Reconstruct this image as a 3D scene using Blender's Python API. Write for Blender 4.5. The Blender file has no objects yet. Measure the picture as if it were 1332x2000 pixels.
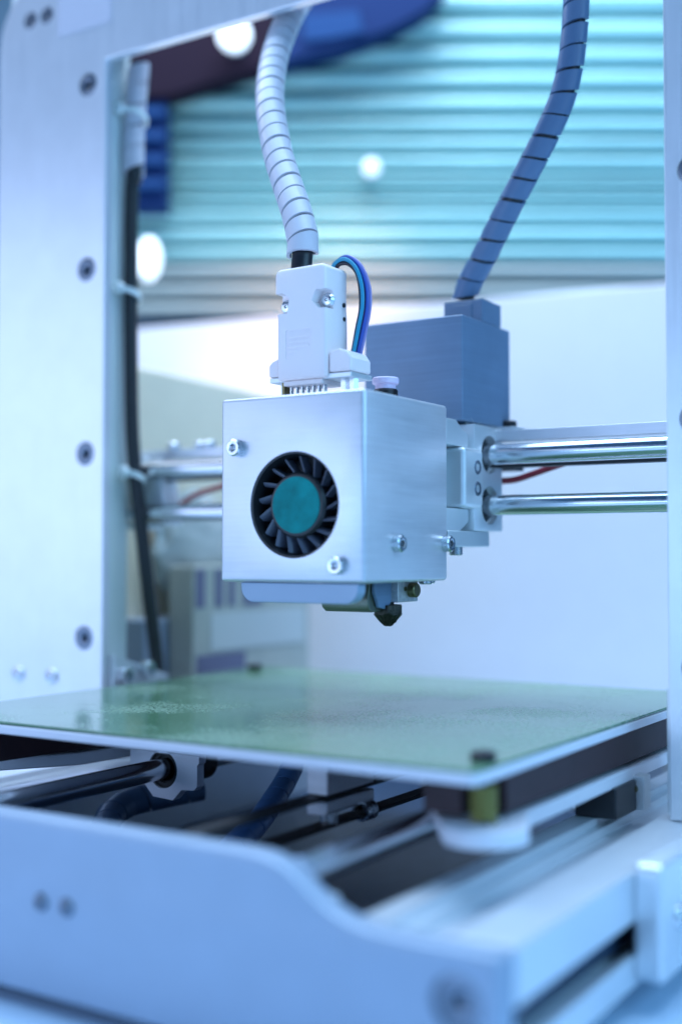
import bpy, bmesh, math, random
from mathutils import Vector, Matrix, Quaternion
random.seed(7)
PI = math.pi
SC = bpy.context.scene
COL = SC.collection

# ---------------------------------------------------------------- camera, world, lights
# All sizes below are millimetres measured from the lens; ORG moves them so that the
# table top lies at z = 0 and the gantry opening is centred on x = 0.
ORG = Vector((283.5, -440.0, 141.0))
def W(x, y, z): return (Vector((x, y, z)) + ORG) * 0.001
HEAD, PITCH = math.radians(32.4), math.radians(1.9)

cam_d = bpy.data.cameras.new("camera"); cam = bpy.data.objects.new("camera", cam_d); COL.objects.link(cam)
cam.location = W(0, 0, 0)
cam.rotation_euler = (PI / 2 + PITCH, 0, HEAD)
cam_d.sensor_fit = 'VERTICAL'; cam_d.sensor_height = 36.0; cam_d.lens = 43.56
cam_d.clip_start = 0.01; cam_d.clip_end = 60
cam_d.dof.use_dof = True; cam_d.dof.focus_distance = 0.493; cam_d.dof.aperture_fstop = 3.0
cam_d.dof.aperture_blades = 0
SC.camera = cam

world = bpy.data.worlds.new("World"); SC.world = world; world.use_nodes = True
bg = world.node_tree.nodes["Background"]
bg.inputs[0].default_value = (0.08, 0.38, 1.0, 1); bg.inputs[1].default_value = 0.17

SC.view_settings.view_transform = 'Standard'; SC.view_settings.look = 'None'
SC.view_settings.exposure = 0.20; SC.view_settings.gamma = 1.0
SC.cycles.use_denoising = True
SC.cycles.max_bounces = 8

def area(name, loc, target, sx, sy, watts, col):
    d = bpy.data.lights.new(name, 'AREA'); d.shape = 'RECTANGLE'; d.size = sx; d.size_y = sy
    d.energy = watts; d.color = col
    o = bpy.data.objects.new(name, d); COL.objects.link(o); o.location = W(*loc)
    o.rotation_euler = (W(*target) - W(*loc)).to_track_quat('-Z', 'Y').to_euler()
    return o
area("key_softbox", (-830, -150, 130), (-300, 430, 30), 0.8, 0.45, 2.05, (0.55, 0.68, 1.0))
area("front_panel", (-330, -520, 20), (-240, 420, -30), 0.9, 0.14, 1.5, (0.36, 0.62, 1.0))
area("ceiling_panel", (-300, 560, 1000), (-300, 560, 0), 1.3, 0.9, 21.0, (0.44, 0.68, 1.0))
area("side_panel", (640, 260, 380), (-200, 420, -20), 0.8, 0.6, 4.7, (0.27, 0.62, 1.0))
area("rear_panel", (-620, 520, 640), (-700, 860, 200), 0.9, 0.3, 5.5, (0.80, 0.86, 1.0))

def flare_spot():  # added warm spot imitating a lens flare's glow; no such lamp stands here
    d = bpy.data.lights.new("flare_spot", 'SPOT'); d.energy = 4.5; d.color = (1.0, 0.52, 0.34); d.shadow_soft_size = 0.05
    d.spot_size = math.radians(46); d.spot_blend = 1.0
    o = bpy.data.objects.new("flare_spot", d); COL.objects.link(o); o.location = W(-390, 640, 335)
    o.rotation_euler = (W(-515, 770, 95) - W(-390, 640, 335)).to_track_quat('-Z', 'Y').to_euler()
flare_spot()

# ---------------------------------------------------------------- materials
def mat(name, col, metal=0.0, rough=0.5, spec=0.5, coat=0.0, grain=None, bump=0.0, var=0.0, vscale=60.0,
        emit=None, estr=0.0, trans=0.0, rvar=0.0):
    """grain = (sx,sy,sz) stretch of the noise in 1/m; var darkens/lightens colour a little; bump in relative strength"""
    m = bpy.data.materials.new(name); m.use_nodes = True
    nt = m.node_tree; b = nt.nodes["Principled BSDF"]
    b.inputs["Base Color"].default_value = (*col, 1); b.inputs["Metallic"].default_value = metal
    b.inputs["Roughness"].default_value = rough; b.inputs["Specular IOR Level"].default_value = spec
    b.inputs["Coat Weight"].default_value = coat; b.inputs["Coat Roughness"].default_value = 0.05
    b.inputs["Transmission Weight"].default_value = trans
    if emit: b.inputs["Emission Color"].default_value = (*emit, 1); b.inputs["Emission Strength"].default_value = estr
    if grain or var or bump or rvar:
        tc = nt.nodes.new("ShaderNodeTexCoord"); mp = nt.nodes.new("ShaderNodeMapping")
        mp.inputs["Scale"].default_value = grain or (vscale,) * 3
        nz = nt.nodes.new("ShaderNodeTexNoise"); nz.inputs["Scale"].default_value = 1.0
        nz.inputs["Detail"].default_value = 5.0; nz.inputs["Roughness"].default_value = 0.62
        nt.links.new(tc.outputs["Object"], mp.inputs[0]); nt.links.new(mp.outputs[0], nz.inputs["Vector"])
        if var:
            # coarse blotches mixed with the grain
            n2 = nt.nodes.new("ShaderNodeTexNoise"); n2.inputs["Scale"].default_value = vscale; n2.inputs["Detail"].default_value = 4
            nt.links.new(tc.outputs["Object"], n2.inputs["Vector"])
            ad = nt.nodes.new("ShaderNodeMath"); ad.operation = 'ADD'
            nt.links.new(nz.outputs[0], ad.inputs[0]); nt.links.new(n2.outputs[0], ad.inputs[1])
            mr = nt.nodes.new("ShaderNodeMapRange"); mr.inputs[1].default_value = 0.6; mr.inputs[2].default_value = 1.4
            mr.inputs[3].default_value = 1 - var; mr.inputs[4].default_value = 1 + var * 0.5
            nt.links.new(ad.outputs[0], mr.inputs[0])
            mx = nt.nodes.new("ShaderNodeMix"); mx.data_type = 'RGBA'; mx.blend_type = 'MULTIPLY'; mx.inputs[0].default_value = 1
            mx.inputs[6].default_value = (*col, 1); nt.links.new(mr.outputs[0], mx.inputs[7])
            nt.links.new(mx.outputs[2], b.inputs["Base Color"])
        if rvar:
            m2 = nt.nodes.new("ShaderNodeMapRange"); m2.inputs[1].default_value = 0.3; m2.inputs[2].default_value = 0.7
            m2.inputs[3].default_value = max(0.02, rough - rvar); m2.inputs[4].default_value = rough + rvar
            nt.links.new(nz.outputs[0], m2.inputs[0]); nt.links.new(m2.outputs[0], b.inputs["Roughness"])
        if bump:
            bp = nt.nodes.new("ShaderNodeBump"); bp.inputs["Strength"].default_value = bump; bp.inputs["Distance"].default_value = 0.0005
            nt.links.new(nz.outputs[0], bp.inputs["Height"]); nt.links.new(bp.outputs[0], b.inputs["Normal"])
    return m

M = {}
M['plate'] = mat("anodised_plate", (0.84, 0.85, 0.88), 0.6, 0.38, grain=(900, 900, 14), bump=0.06, var=0.07, rvar=0.05)
M['base'] = mat("painted_base", (0.34, 0.42, 0.53), 0.15, 0.40, grain=(40, 40, 40), var=0.06, rvar=0.04)
M['extr'] = mat("extruded_aluminium", (0.80, 0.83, 0.86), 0.6, 0.40, grain=(600, 12, 600), bump=0.04, var=0.05)
M['channel'] = mat("pale_channel_paint", (0.80, 0.88, 0.86), 0.1, 0.4, grain=(40,) * 3, var=0.03)
M['alu'] = mat("milled_aluminium", (0.74, 0.74, 0.78), 0.5, 0.36, grain=(30, 30, 700), bump=0.05, var=0.12, vscale=45, rvar=0.06)
M['cast'] = mat("cast_aluminium", (0.78, 0.82, 0.84), 0.6, 0.42, grain=(1500, 1500, 1500), bump=0.12, var=0.06)
M['chrome'] = mat("ground_steel_rod", (0.72, 0.74, 0.77), 1.0, 0.19, grain=(1200, 60, 60), bump=0.015, rvar=0.04)
M['steel'] = mat("screw_steel", (0.66, 0.69, 0.72), 1.0, 0.26, grain=(500,) * 3, bump=0.03, rvar=0.06)
M['bolt'] = mat("dark_bolt_steel", (0.20, 0.24, 0.30), 0.85, 0.36, grain=(500,) * 3, bump=0.03, var=0.1)
M['black'] = mat("black_plastic", (0.018, 0.019, 0.022), 0.0, 0.34, grain=(300,) * 3, bump=0.03)
M['blacksteel'] = mat("black_oxide_steel", (0.03, 0.03, 0.035), 0.6, 0.38)
M['cablejacket'] = mat("black_cable_jacket", (0.022, 0.022, 0.026), 0.0, 0.45)
M['rubber'] = mat("black_rubber", (0.014, 0.014, 0.016), 0.0, 0.55, grain=(900,) * 3, bump=0.08)
M['hub'] = mat("teal_hub_sticker", (0.002, 0.27, 0.26), 0.0, 0.6, spec=0.15, grain=(60,) * 3, var=0.45, vscale=120)
M['hood'] = mat("pale_moulded_plastic", (0.95, 0.82, 0.80), 0.0, 0.42, grain=(1600,) * 3, bump=0.05, var=0.02)
M['duct'] = mat("blue_white_plastic", (0.33, 0.43, 0.57), 0.0, 0.32, coat=0.2)
M['shroud'] = mat("bent_sheet_steel", (0.20, 0.22, 0.17), 0.7, 0.32, grain=(80,) * 3, var=0.15, rvar=0.1)
M['heater'] = mat("worn_heater_block", (0.62, 0.62, 0.60), 0.7, 0.42, grain=(700,) * 3, bump=0.25, var=0.35, vscale=420)
M['nozzle'] = mat("burnt_brass", (0.050, 0.046, 0.036), 0.75, 0.28, grain=(900,) * 3, bump=0.9, var=0.6, vscale=700)
M['brass'] = mat("tarnished_brass", (0.20, 0.18, 0.09), 0.9, 0.34, grain=(500,) * 3, var=0.3, vscale=300)
M['motor'] = mat("grey_printed_plastic", (0.165, 0.25, 0.37), 0.0, 0.36, grain=(18, 18, 1100), bump=0.2, var=0.2, vscale=40, rvar=0.06)
M['lilac'] = mat("lilac_plastic", (0.78, 0.66, 0.86), 0.0, 0.4)
M['sleeve'] = mat("pale_spiral_wrap", (0.60, 0.58, 0.63), 0.0, 0.34, grain=(400,) * 3, bump=0.02, var=0.04)
M['sleevegrey'] = mat("grey_spiral_wrap", (0.11, 0.19, 0.32), 0.0, 0.33, grain=(400,) * 3, bump=0.02, var=0.05)
M['sleeveblue'] = mat("blue_spiral_wrap", (0.12, 0.27, 0.56), 0.0, 0.35)
M['tie'] = mat("white_nylon", (0.78, 0.84, 0.82), 0.0, 0.4)
M['wred'] = mat("red_wire_insulation", (0.33, 0.03, 0.05), 0, 0.35)
M['wblue'] = mat("blue_wire_insulation", (0.05, 0.10, 0.42), 0, 0.35)
M['wcyan'] = mat("cyan_wire_insulation", (0.02, 0.30, 0.46), 0, 0.35)
M['wblack'] = mat("black_wire_insulation", (0.02, 0.02, 0.03), 0, 0.35)
M['wlilac'] = mat("violet_wire_insulation", (0.28, 0.26, 0.55), 0, 0.35)
M['bedwhite'] = mat("white_bed_plate", (0.80, 0.80, 0.86), 0.1, 0.38)
M['insul'] = mat("maroon_insulation", (0.045, 0.020, 0.024), 0.0, 0.6, grain=(200,) * 3, var=0.2)
M['spring'] = mat("yellow_spring", (0.26, 0.235, 0.06), 0.2, 0.35)
M['pan'] = mat("dark_base_pan", (0.030, 0.058, 0.11), 0.1, 0.42, grain=(60,) * 3, var=0.15)
M['sticker'] = mat("white_label", (0.62, 0.60, 0.66), 0.0, 0.42)
M['table'] = mat("pale_table_laminate", (0.60, 0.76, 0.92), 0.0, 0.35, grain=(12,) * 3, var=0.06)
M['wall'] = mat("room_wall", (0.22, 0.34, 0.42), 0.0, 0.8)
M['panel'] = mat("white_board", (0.78, 0.735, 0.75), 0.0, 0.5, grain=(5,) * 3, var=0.03)
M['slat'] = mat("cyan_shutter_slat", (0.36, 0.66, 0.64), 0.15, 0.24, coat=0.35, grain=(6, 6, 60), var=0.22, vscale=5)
M['hazedslat'] = mat("hazed_lower_slat", (0.36, 0.42, 0.40), 0.1, 0.5, grain=(6, 6, 60), var=0.15, vscale=6)  # slat colour greyed to hold the flare's haze low on the shutter
M['slatback'] = mat("shutter_backing", (0.05, 0.10, 0.16), 0.0, 0.7)
M['bluepaint'] = mat("blue_paint", (0.002, 0.022, 0.10), 0.0, 0.7, spec=0.2)
M['blueglass'] = mat("pale_blue_window", (0.008, 0.05, 0.16), 0.0, 0.7, spec=0.2)
M['maroon'] = mat("maroon_paint", (0.013, 0.006, 0.016), 0.0, 0.8, spec=0.15)
M['cabinet'] = mat("grey_beige_cabinet", (0.74, 0.66, 0.50), 0.0, 0.6, grain=(10,) * 3, var=0.06)
M['card'] = mat("grey_cardboard", (0.42, 0.43, 0.38), 0.0, 0.75, grain=(50,) * 3, var=0.1)
M['label'] = mat("grey_paper_label", (0.52, 0.54, 0.52), 0.0, 0.7)
M['ink'] = mat("dark_print", (0.14, 0.14, 0.22), 0.0, 0.6)
M['bag'] = mat("clear_plastic_film", (0.36, 0.40, 0.38), 0.0, 0.16, coat=0.3)
M['lamp'] = mat("lit_lamp", (0.9, 0.95, 1), 0, 0.5, emit=(0.80, 0.92, 1.0), estr=1.15)
M['dimlamp'] = mat("dim_lamp", (0.8, 0.9, 1), 0, 0.5, emit=(0.75, 0.9, 1.0), estr=0.6)
M['lampbody'] = mat("lamp_housing", (0.5, 0.55, 0.6), 0.2, 0.4)

def glass_bed_material():
    m = bpy.data.materials.new("greenish_glass_plate"); m.use_nodes = True
    nt = m.node_tree; b = nt.nodes["Principled BSDF"]
    tc = nt.nodes.new("ShaderNodeTexCoord")
    n1 = nt.nodes.new("ShaderNodeTexNoise"); n1.inputs["Scale"].default_value = 9; n1.inputs["Detail"].default_value = 4
    n2 = nt.nodes.new("ShaderNodeTexNoise"); n2.inputs["Scale"].default_value = 700; n2.inputs["Detail"].default_value = 6
    n3 = nt.nodes.new("ShaderNodeTexNoise"); n3.inputs["Scale"].default_value = 26; n3.inputs["Detail"].default_value = 3
    for n in (n1, n2, n3): nt.links.new(tc.outputs["Object"], n.inputs["Vector"])
    cr = nt.nodes.new("ShaderNodeValToRGB")
    cr.color_ramp.elements[0].position = 0.35; cr.color_ramp.elements[0].color = (0.085, 0.19, 0.105, 1)
    cr.color_ramp.elements[1].position = 0.68; cr.color_ramp.elements[1].color = (0.13, 0.26, 0.14, 1)
    nt.links.new(n1.outputs[0], cr.inputs[0])
    # worn specks: glue and scratches where the fine noise peaks inside coarse patches
    mul = nt.nodes.new("ShaderNodeMath"); mul.operation = 'MULTIPLY'
    nt.links.new(n2.outputs[0], mul.inputs[0]); nt.links.new(n3.outputs[0], mul.inputs[1])
    mr = nt.nodes.new("ShaderNodeMapRange"); mr.inputs[1].default_value = 0.25; mr.inputs[2].default_value = 0.37
    nt.links.new(mul.outputs[0], mr.inputs[0])
    mx = nt.nodes.new("ShaderNodeMix"); mx.data_type = 'RGBA'
    nt.links.new(mr.outputs[0], mx.inputs[0]); nt.links.new(cr.outputs[0], mx.inputs[6])
    mx.inputs[7].default_value = (0.20, 0.31, 0.22, 1)
    # small dark crumbs and scraper marks
    mp = nt.nodes.new("ShaderNodeMapping"); mp.inputs["Scale"].default_value = (520, 900, 700); mp.inputs["Rotation"].default_value = (0, 0, 0.5)
    n4 = nt.nodes.new("ShaderNodeTexNoise"); n4.inputs["Scale"].default_value = 1.0; n4.inputs["Detail"].default_value = 3
    nt.links.new(tc.outputs["Object"], mp.inputs[0]); nt.links.new(mp.outputs[0], n4.inputs["Vector"])
    m4 = nt.nodes.new("ShaderNodeMapRange"); m4.inputs[1].default_value = 0.62; m4.inputs[2].default_value = 0.72; m4.inputs[4].default_value = 0.75
    nt.links.new(n4.outputs[0], m4.inputs[0])
    mx2 = nt.nodes.new("ShaderNodeMix"); mx2.data_type = 'RGBA'; mx2.inputs[7].default_value = (0.04, 0.05, 0.04, 1)
    nt.links.new(m4.outputs[0], mx2.inputs[0]); nt.links.new(mx.outputs[2], mx2.inputs[6])
    nt.links.new(mx2.outputs[2], b.inputs["Base Color"])
    rr = nt.nodes.new("ShaderNodeMapRange"); rr.inputs[3].default_value = 0.11; rr.inputs[4].default_value = 0.38
    nt.links.new(mr.outputs[0], rr.inputs[0]); nt.links.new(rr.outputs[0], b.inputs["Roughness"])
    b.inputs["IOR"].default_value = 1.5
    bp = nt.nodes.new("ShaderNodeBump"); bp.inputs["Strength"].default_value = 0.10; bp.inputs["Distance"].default_value = 0.0002
    nt.links.new(mr.outputs[0], bp.inputs["Height"]); nt.links.new(bp.outputs[0], b.inputs["Normal"])
    return m
M['glass'] = glass_bed_material()

# ---------------------------------------------------------------- mesh helpers
class G:
    def __init__(self): self.bm = bmesh.new()
    def box(self, x0, x1, y0, y1, z0, z1):
        return self.prism([(x0, y0), (x1, y0), (x1, y1), (x0, y1)], 'z', z0, z1)
    def _v(self, axis, p, a):
        return {'z': (p[0], p[1], a), 'y': (p[0], a, p[1]), 'x': (a, p[0], p[1])}[axis]
    def prism(self, pts, axis, a0, a1, holes=()):
        bm = self.bm; loops = [pts] + list(holes)
        rings = []
        for L in loops:
            rings.append(([bm.verts.new(self._v(axis, p, a0)) for p in L], [bm.verts.new(self._v(axis, p, a1)) for p in L]))
        for A, B in rings:
            n = len(A)
            for i in range(n): bm.faces.new((A[i], A[(i + 1) % n], B[(i + 1) % n], B[i]))
        for side in (0, 1):
            if len(loops) == 1: bm.faces.new(rings[0][side])
            else:
                ed = []
                for r in rings:
                    V = r[side]
                    for i in range(len(V)):
                        e = bm.edges.get((V[i], V[(i + 1) % len(V)])) or bm.edges.new((V[i], V[(i + 1) % len(V)]))
                        ed.append(e)
                bmesh.ops.triangle_fill(bm, use_beauty=True, use_dissolve=False, edges=ed)
        return self
    def lathe(self, prof, o=(0, 0, 0), d=(0, 0, 1), n=32, hexr=()):
        """prof [(r,h)]; indices in hexr are made hexagonal"""
        bm = self.bm; d = Vector(d).normalized(); o = Vector(o)
        q = d.to_track_quat('Z', 'Y'); rings = []
        for k, (r, h) in enumerate(prof):
            if r <= 1e-6: rings.append([bm.verts.new(o + d * h)]); continue
            R = []
            for i in range(n):
                a = 2 * PI * i / n; rr = r
                if k in hexr: rr = r * math.cos(PI / 6) / math.cos((a % (PI / 3)) - PI / 6)
                R.append(bm.verts.new(o + q @ Vector((rr * math.cos(a), rr * math.sin(a), h))))
            rings.append(R)
        for A, B in zip(rings, rings[1:]):
            if len(A) == 1 and len(B) == 1: continue
            for i in range(n):
                j = (i + 1) % n
                if len(A) == 1: bm.faces.new((A[0], B[i], B[j]))
                elif len(B) == 1: bm.faces.new((A[i], A[j], B[0]))
                else: bm.faces.new((A[i], A[j], B[j], B[i]))
        return self
    def cyl(self, p0, p1, r, n=24):
        p0 = Vector(p0); v = Vector(p1) - p0
        return self.lathe([(0, 0), (r, 0), (r, v.length), (0, v.length)], p0, v, n)
    def tube(self, path, r, n=12, caps=True):
        bm = self.bm; P = [Vector(p) for p in path]; rings = []; ref = None
        for i, p in enumerate(P):
            t = (P[min(i + 1, len(P) - 1)] - P[max(i - 1, 0)]).normalized()
            if ref is None: ref = t.orthogonal().normalized()
            ref = (ref - t * ref.dot(t)).normalized(); b = t.cross(ref)
            rr = r[i] if isinstance(r, (list, tuple)) else r
            rings.append([bm.verts.new(p + (ref * math.cos(2 * PI * k / n) + b * math.sin(2 * PI * k / n)) * rr) for k in range(n)])
        for A, B in zip(rings, rings[1:]):
            for k in range(n): bm.faces.new((A[k], A[(k + 1) % n], B[(k + 1) % n], B[k]))
        if caps: bm.faces.new(rings[0]); bm.faces.new(rings[-1])
        return self
    def spiral(self, path, r, pitch, gap, th=1.0, seg=28, phase=0.0):
        """helical ribbon of rectangular section wound about a path"""
        bm = self.bm; P = [Vector(p) for p in path]
        L = [0.0]
        for a, b in zip(P, P[1:]): L.append(L[-1] + (b - a).length)
        frames = []; ref = None
        for i, p in enumerate(P):
            t = (P[min(i + 1, len(P) - 1)] - P[max(i - 1, 0)]).normalized()
            if ref is None: ref = t.orthogonal().normalized()
            ref = (ref - t * ref.dot(t)).normalized(); frames.append((p, t, ref.copy(), t.cross(ref)))
        def at(s):
            s = max(0, min(L[-1], s)); i = 0
            while i < len(L) - 2 and L[i + 1] < s: i += 1
            u = (s - L[i]) / max(1e-9, L[i + 1] - L[i]); A, B = frames[i], frames[i + 1]
            return [A[k].lerp(B[k], u) for k in range(4)]
        turns = L[-1] / pitch; N = int(turns * seg); prev = None; w = pitch - gap
        for j in range(N + 1):
            a = 2 * PI * j / seg + phase; s0 = L[-1] * j / N - w / 2 + 0.22 * math.sin(a * 0.37) + 0.15 * math.sin(a * 0.13 + 1)
            q = []
            for s, rr in ((s0, r), (s0 + w, r), (s0 + w, r - th), (s0, r - th)):
                p, t, e, b = at(s); q.append(bm.verts.new(p + (e * math.cos(a) + b * math.sin(a)) * rr))
            if prev:
                for k in range(4): bm.faces.new((prev[k], prev[(k + 1) % 4], q[(k + 1) % 4], q[k]))
            else: bm.faces.new(q)
            prev = q
        bm.faces.new(prev)
        return self

def smooth_path(pts, n=10):
    P = [Vector(p) for p in pts]; P = [P[0] * 2 - P[1]] + P + [P[-1] * 2 - P[-2]]; out = []
    for i in range(1, len(P) - 2):
        for k in range(n):
            t = k / n; a, b, c, d = P[i - 1], P[i], P[i + 1], P[i + 2]
            out.append(0.5 * ((2 * b) + (c - a) * t + (2 * a - 5 * b + 4 * c - d) * t * t + (3 * b - a - 3 * c + d) * t ** 3))
    out.append(P[-2]); return out

def circle(cx, cy, r, n=40): return [(cx + r * math.cos(2 * PI * i / n), cy + r * math.sin(2 * PI * i / n)) for i in range(n)]
def arc(cx, cy, r, a0, a1, n=8):
    return [(cx + r * math.cos(math.radians(a0 + (a1 - a0) * i / n)), cy + r * math.sin(math.radians(a0 + (a1 - a0) * i / n))) for i in range(n + 1)]
def rrect(x0, x1, y0, y1, r, n=6):
    return arc(x1 - r, y1 - r, r, 0, 90, n) + arc(x0 + r, y1 - r, r, 90, 180, n) + arc(x0 + r, y0 + r, r, 180, 270, n) + arc(x1 - r, y0 + r, r, 270, 360, n)

def base_of(parent):
    v = Vector((0, 0, 0)); p = parent
    while p is not None: v = v + p.location; p = p.parent
    return v

def mesh_of(g, origin, angle=32):
    bm = g.bm
    for v in bm.verts: v.co = (v.co + ORG) * 0.001 - origin
    bmesh.ops.recalc_face_normals(bm, faces=bm.faces)
    me = bpy.data.meshes.new("mesh"); bm.to_mesh(me); bm.free()
    for p in me.polygons: p.use_smooth = True
    me.set_sharp_from_angle(angle=math.radians(angle))
    return me

def put(name, g, m, parent=None, bevel=0.0, seg=2, cuts=(), bevel2=0.0, label=None, angle=32, flat=False):
    """link the gathered shape as ONE mesh object; cuts are G shapes taken out of it; bevel in mm"""
    org = base_of(parent)
    me = mesh_of(g, org, angle); me.name = name
    if flat:
        for p in me.polygons: p.use_smooth = False
    o = bpy.data.objects.new(name, me); COL.objects.link(o); o.parent = parent
    me.materials.append(M[m] if isinstance(m, str) else m)
    if cuts:
        if bevel:
            b = o.modifiers.new("bevel", 'BEVEL'); b.width = bevel * 0.001; b.segments = seg; b.limit_method = 'ANGLE'; b.angle_limit = math.radians(40)
        tmp = []
        for c in cuts:
            co = bpy.data.objects.new("cutter", mesh_of(c, org)); COL.objects.link(co); co.parent = parent; tmp.append(co)
            bo = o.modifiers.new("cut", 'BOOLEAN'); bo.operation = 'DIFFERENCE'; bo.object = co; bo.solver = 'EXACT'
        dg = bpy.context.evaluated_depsgraph_get(); dg.update()
        nm = bpy.data.meshes.new_from_object(o.evaluated_get(dg), depsgraph=dg); o.modifiers.clear()
        o.data = nm; nm.name = name
        for c in tmp: bpy.data.objects.remove(c)
        for p in nm.polygons: p.use_smooth = not flat
        if not flat: nm.set_sharp_from_angle(angle=math.radians(angle))
        bevel = bevel2
    if bevel:
        b = o.modifiers.new("bevel", 'BEVEL'); b.width = bevel * 0.001; b.segments = seg; b.limit_method = 'ANGLE'; b.angle_limit = math.radians(40)
        b.harden_normals = not flat
    if label: o["label"] = label
    return o

def thing(name, label, cat, loc, group=None):
    o = bpy.data.objects.new(name, None); COL.objects.link(o); o.location = W(*loc); o.empty_display_size = 0.01
    o["label"] = label; o["category"] = cat
    if group: o["group"] = group
    return o
def tag(o, label, cat, group=None):
    o["label"] = label; o["category"] = cat
    if group: o["group"] = group
    return o
def struct(o): o["kind"] = "structure"; return o

def local_mesh(name, g, m):
    bm = g.bm
    for v in bm.verts: v.co = v.co * 0.001
    bmesh.ops.recalc_face_normals(bm, faces=bm.faces)
    me = bpy.data.meshes.new(name); bm.to_mesh(me); bm.free()
    for p in me.polygons: p.use_smooth = True
    me.set_sharp_from_angle(angle=math.radians(32)); me.materials.append(M[m]); return me
def inst(name, me, parent, loc, d, spin=0.0, label=None):
    """an object sharing mesh data, standing at loc and pointing along d"""
    o = bpy.data.objects.new(name, me); COL.objects.link(o); o.parent = parent
    o.location = W(*loc) - base_of(parent)
    q = Vector(d).to_track_quat('Z', 'Y') @ Quaternion((0, 0, 1), spin)
    o.rotation_euler = q.to_euler()
    if label: o["label"] = label
    return o

def socket_mesh(name, r, h, hx, m, depth=2.2, cham=0.35, dome=False):
    if dome: prof = [(0, -3), (r * .5, -3), (r * .5, 0), (r, 0), (r * .93, h * .45), (r * .7, h * .85), (hx * 1.25, h), (hx, h), (hx, h - depth), (0, h - depth - .3)]; hs = (7, 8)
    else: prof = [(0, -3), (r * .55, -3), (r * .55, 0), (r, 0), (r, h - cham), (r - cham, h), (hx * 1.2, h), (hx, h - .15), (hx, h - depth), (0, h - depth - .3)]; hs = (7, 8)
    return local_mesh(name, G().lathe(prof, n=36, hexr=hs), m)
def csk_mesh(name, r, hx, m):
    return local_mesh(name, G().lathe([(0, -4.5), (r * .5, -4.5), (r * .5, -3.2), (r, -.35), (r, -.05), (r - .25, .1), (hx * 1.5, .1), (hx * 1.15, -.05), (hx, -.35), (hx, -3.0), (0, -3.5)], n=36, hexr=(8, 9)), m)

# background frame: r to the right, d away from the lens, both turned with the bench behind the printer
CH, SH = math.cos(HEAD), math.sin(HEAD)
def turn(g):
    for v in g.bm.verts:
        r, d = v.co.x, v.co.y
        v.co.x = r * CH - d * SH; v.co.y = r * SH + d * CH
    return g

# ---------------------------------------------------------------- setting
g = G().box(-2600, 1500, -700, 3200, -185, -141.0); struct(put("table_top", g, 'table'))
g = turn(G().box(-2600, 2600, 1900, 1930, -900, 1600)); struct(put("back_wall", g, 'wall'))

# ---------------------------------------------------------------- 1 printer frame
fr = thing("printer_frame", "silver aluminium printer gantry and base with countersunk hex bolts", "printer frame", (-283.5, 440, -137))
XL, XR, XO0, XO1, ZT, ZO, ZB = -423.6, -143.4, -499.6, -67.4, 302.0, 245.3, -97.6
outline = [(XO0, ZB), (XL, ZB), (XL, ZO), (XR, ZO), (XR, ZB), (XO1, ZB)] + arc(XO1 - 40, ZT - 40, 40, 0, 90, 12) + arc(XO0 + 40, ZT - 40, 40, 90, 180, 12)
big, small, low = [], [], []
for z in (234.6, 141.3, 49.3, -41.8): big += [(-435.6, z), (-132.6, z)]
for x in (-476.6, -464.8): small += [(x, 276.8), (-567 - x, 276.8)]
for x in (-480.8, -457.1): low += [(x, -61.8), (-567 - x, -61.8)]
holes = [circle(x, z, 6.0, 32) for x, z in big] + [circle(x, z, 4.6, 32) for x, z in small]
put("gantry_plate", G().prism(outline, 'y', 450, 455), 'plate', fr, bevel=0.5, seg=2, flat=True,
    cuts=[G().prism(h, 'y', 445, 460) for h in holes])
cs, cs2 = csk_mesh("frame_bolt", 5.75, 2.3, 'bolt'), csk_mesh("frame_bolt_small", 4.4, 1.7, 'bolt')
for x, z in big: inst("frame_bolt", cs, fr, (x, 450.1, z), (0, -1, 0), random.uniform(0, 1))
for x, z in small: inst("frame_bolt", cs2, fr, (x, 450.1, z), (0, -1, 0), random.uniform(0, 1))
dome = socket_mesh("button_bolt", 4.1, 2.2, 1.3, 'steel', depth=1.4, dome=True)
for x, z in low: inst("button_bolt", dome, fr, (x, 450, z), (0, -1, 0), random.uniform(0, 1))
put("blank_label", G().box(-456.4, -420.2, 449.75, 449.98, 263.5, 299), 'sticker', fr)
# columns behind the plate: folded channel walls, top beam channel
for s in (0, 1):
    xi = -433 if s == 0 else -134; xo = -496 if s == 0 else -71
    g = G()
    if s == 0: g.prism([(xo, 455.2), (xo + 3, 455.2), (xo + 3, 475), (xi - 3, 475), (xi - 3, 455.2), (xi, 455.2), (xi, 478), (xo, 478)], 'z', ZB, 296)
    else: g.prism([(xo, 455.2), (xo - 3, 455.2), (xo - 3, 475), (xi + 3, 475), (xi + 3, 455.2), (xi, 455.2), (xi, 478), (xo, 478)], 'z', ZB, 296)
    put("column_channel", g, 'channel', fr, bevel=0.4)
put("beam_channel", G().prism([(455.2, 288), (472, 288), (472, 256), (475, 256), (475, 292), (455.2, 292)], 'x', -432.5, -134.5), 'plate', fr, bevel=0.4)
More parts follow.
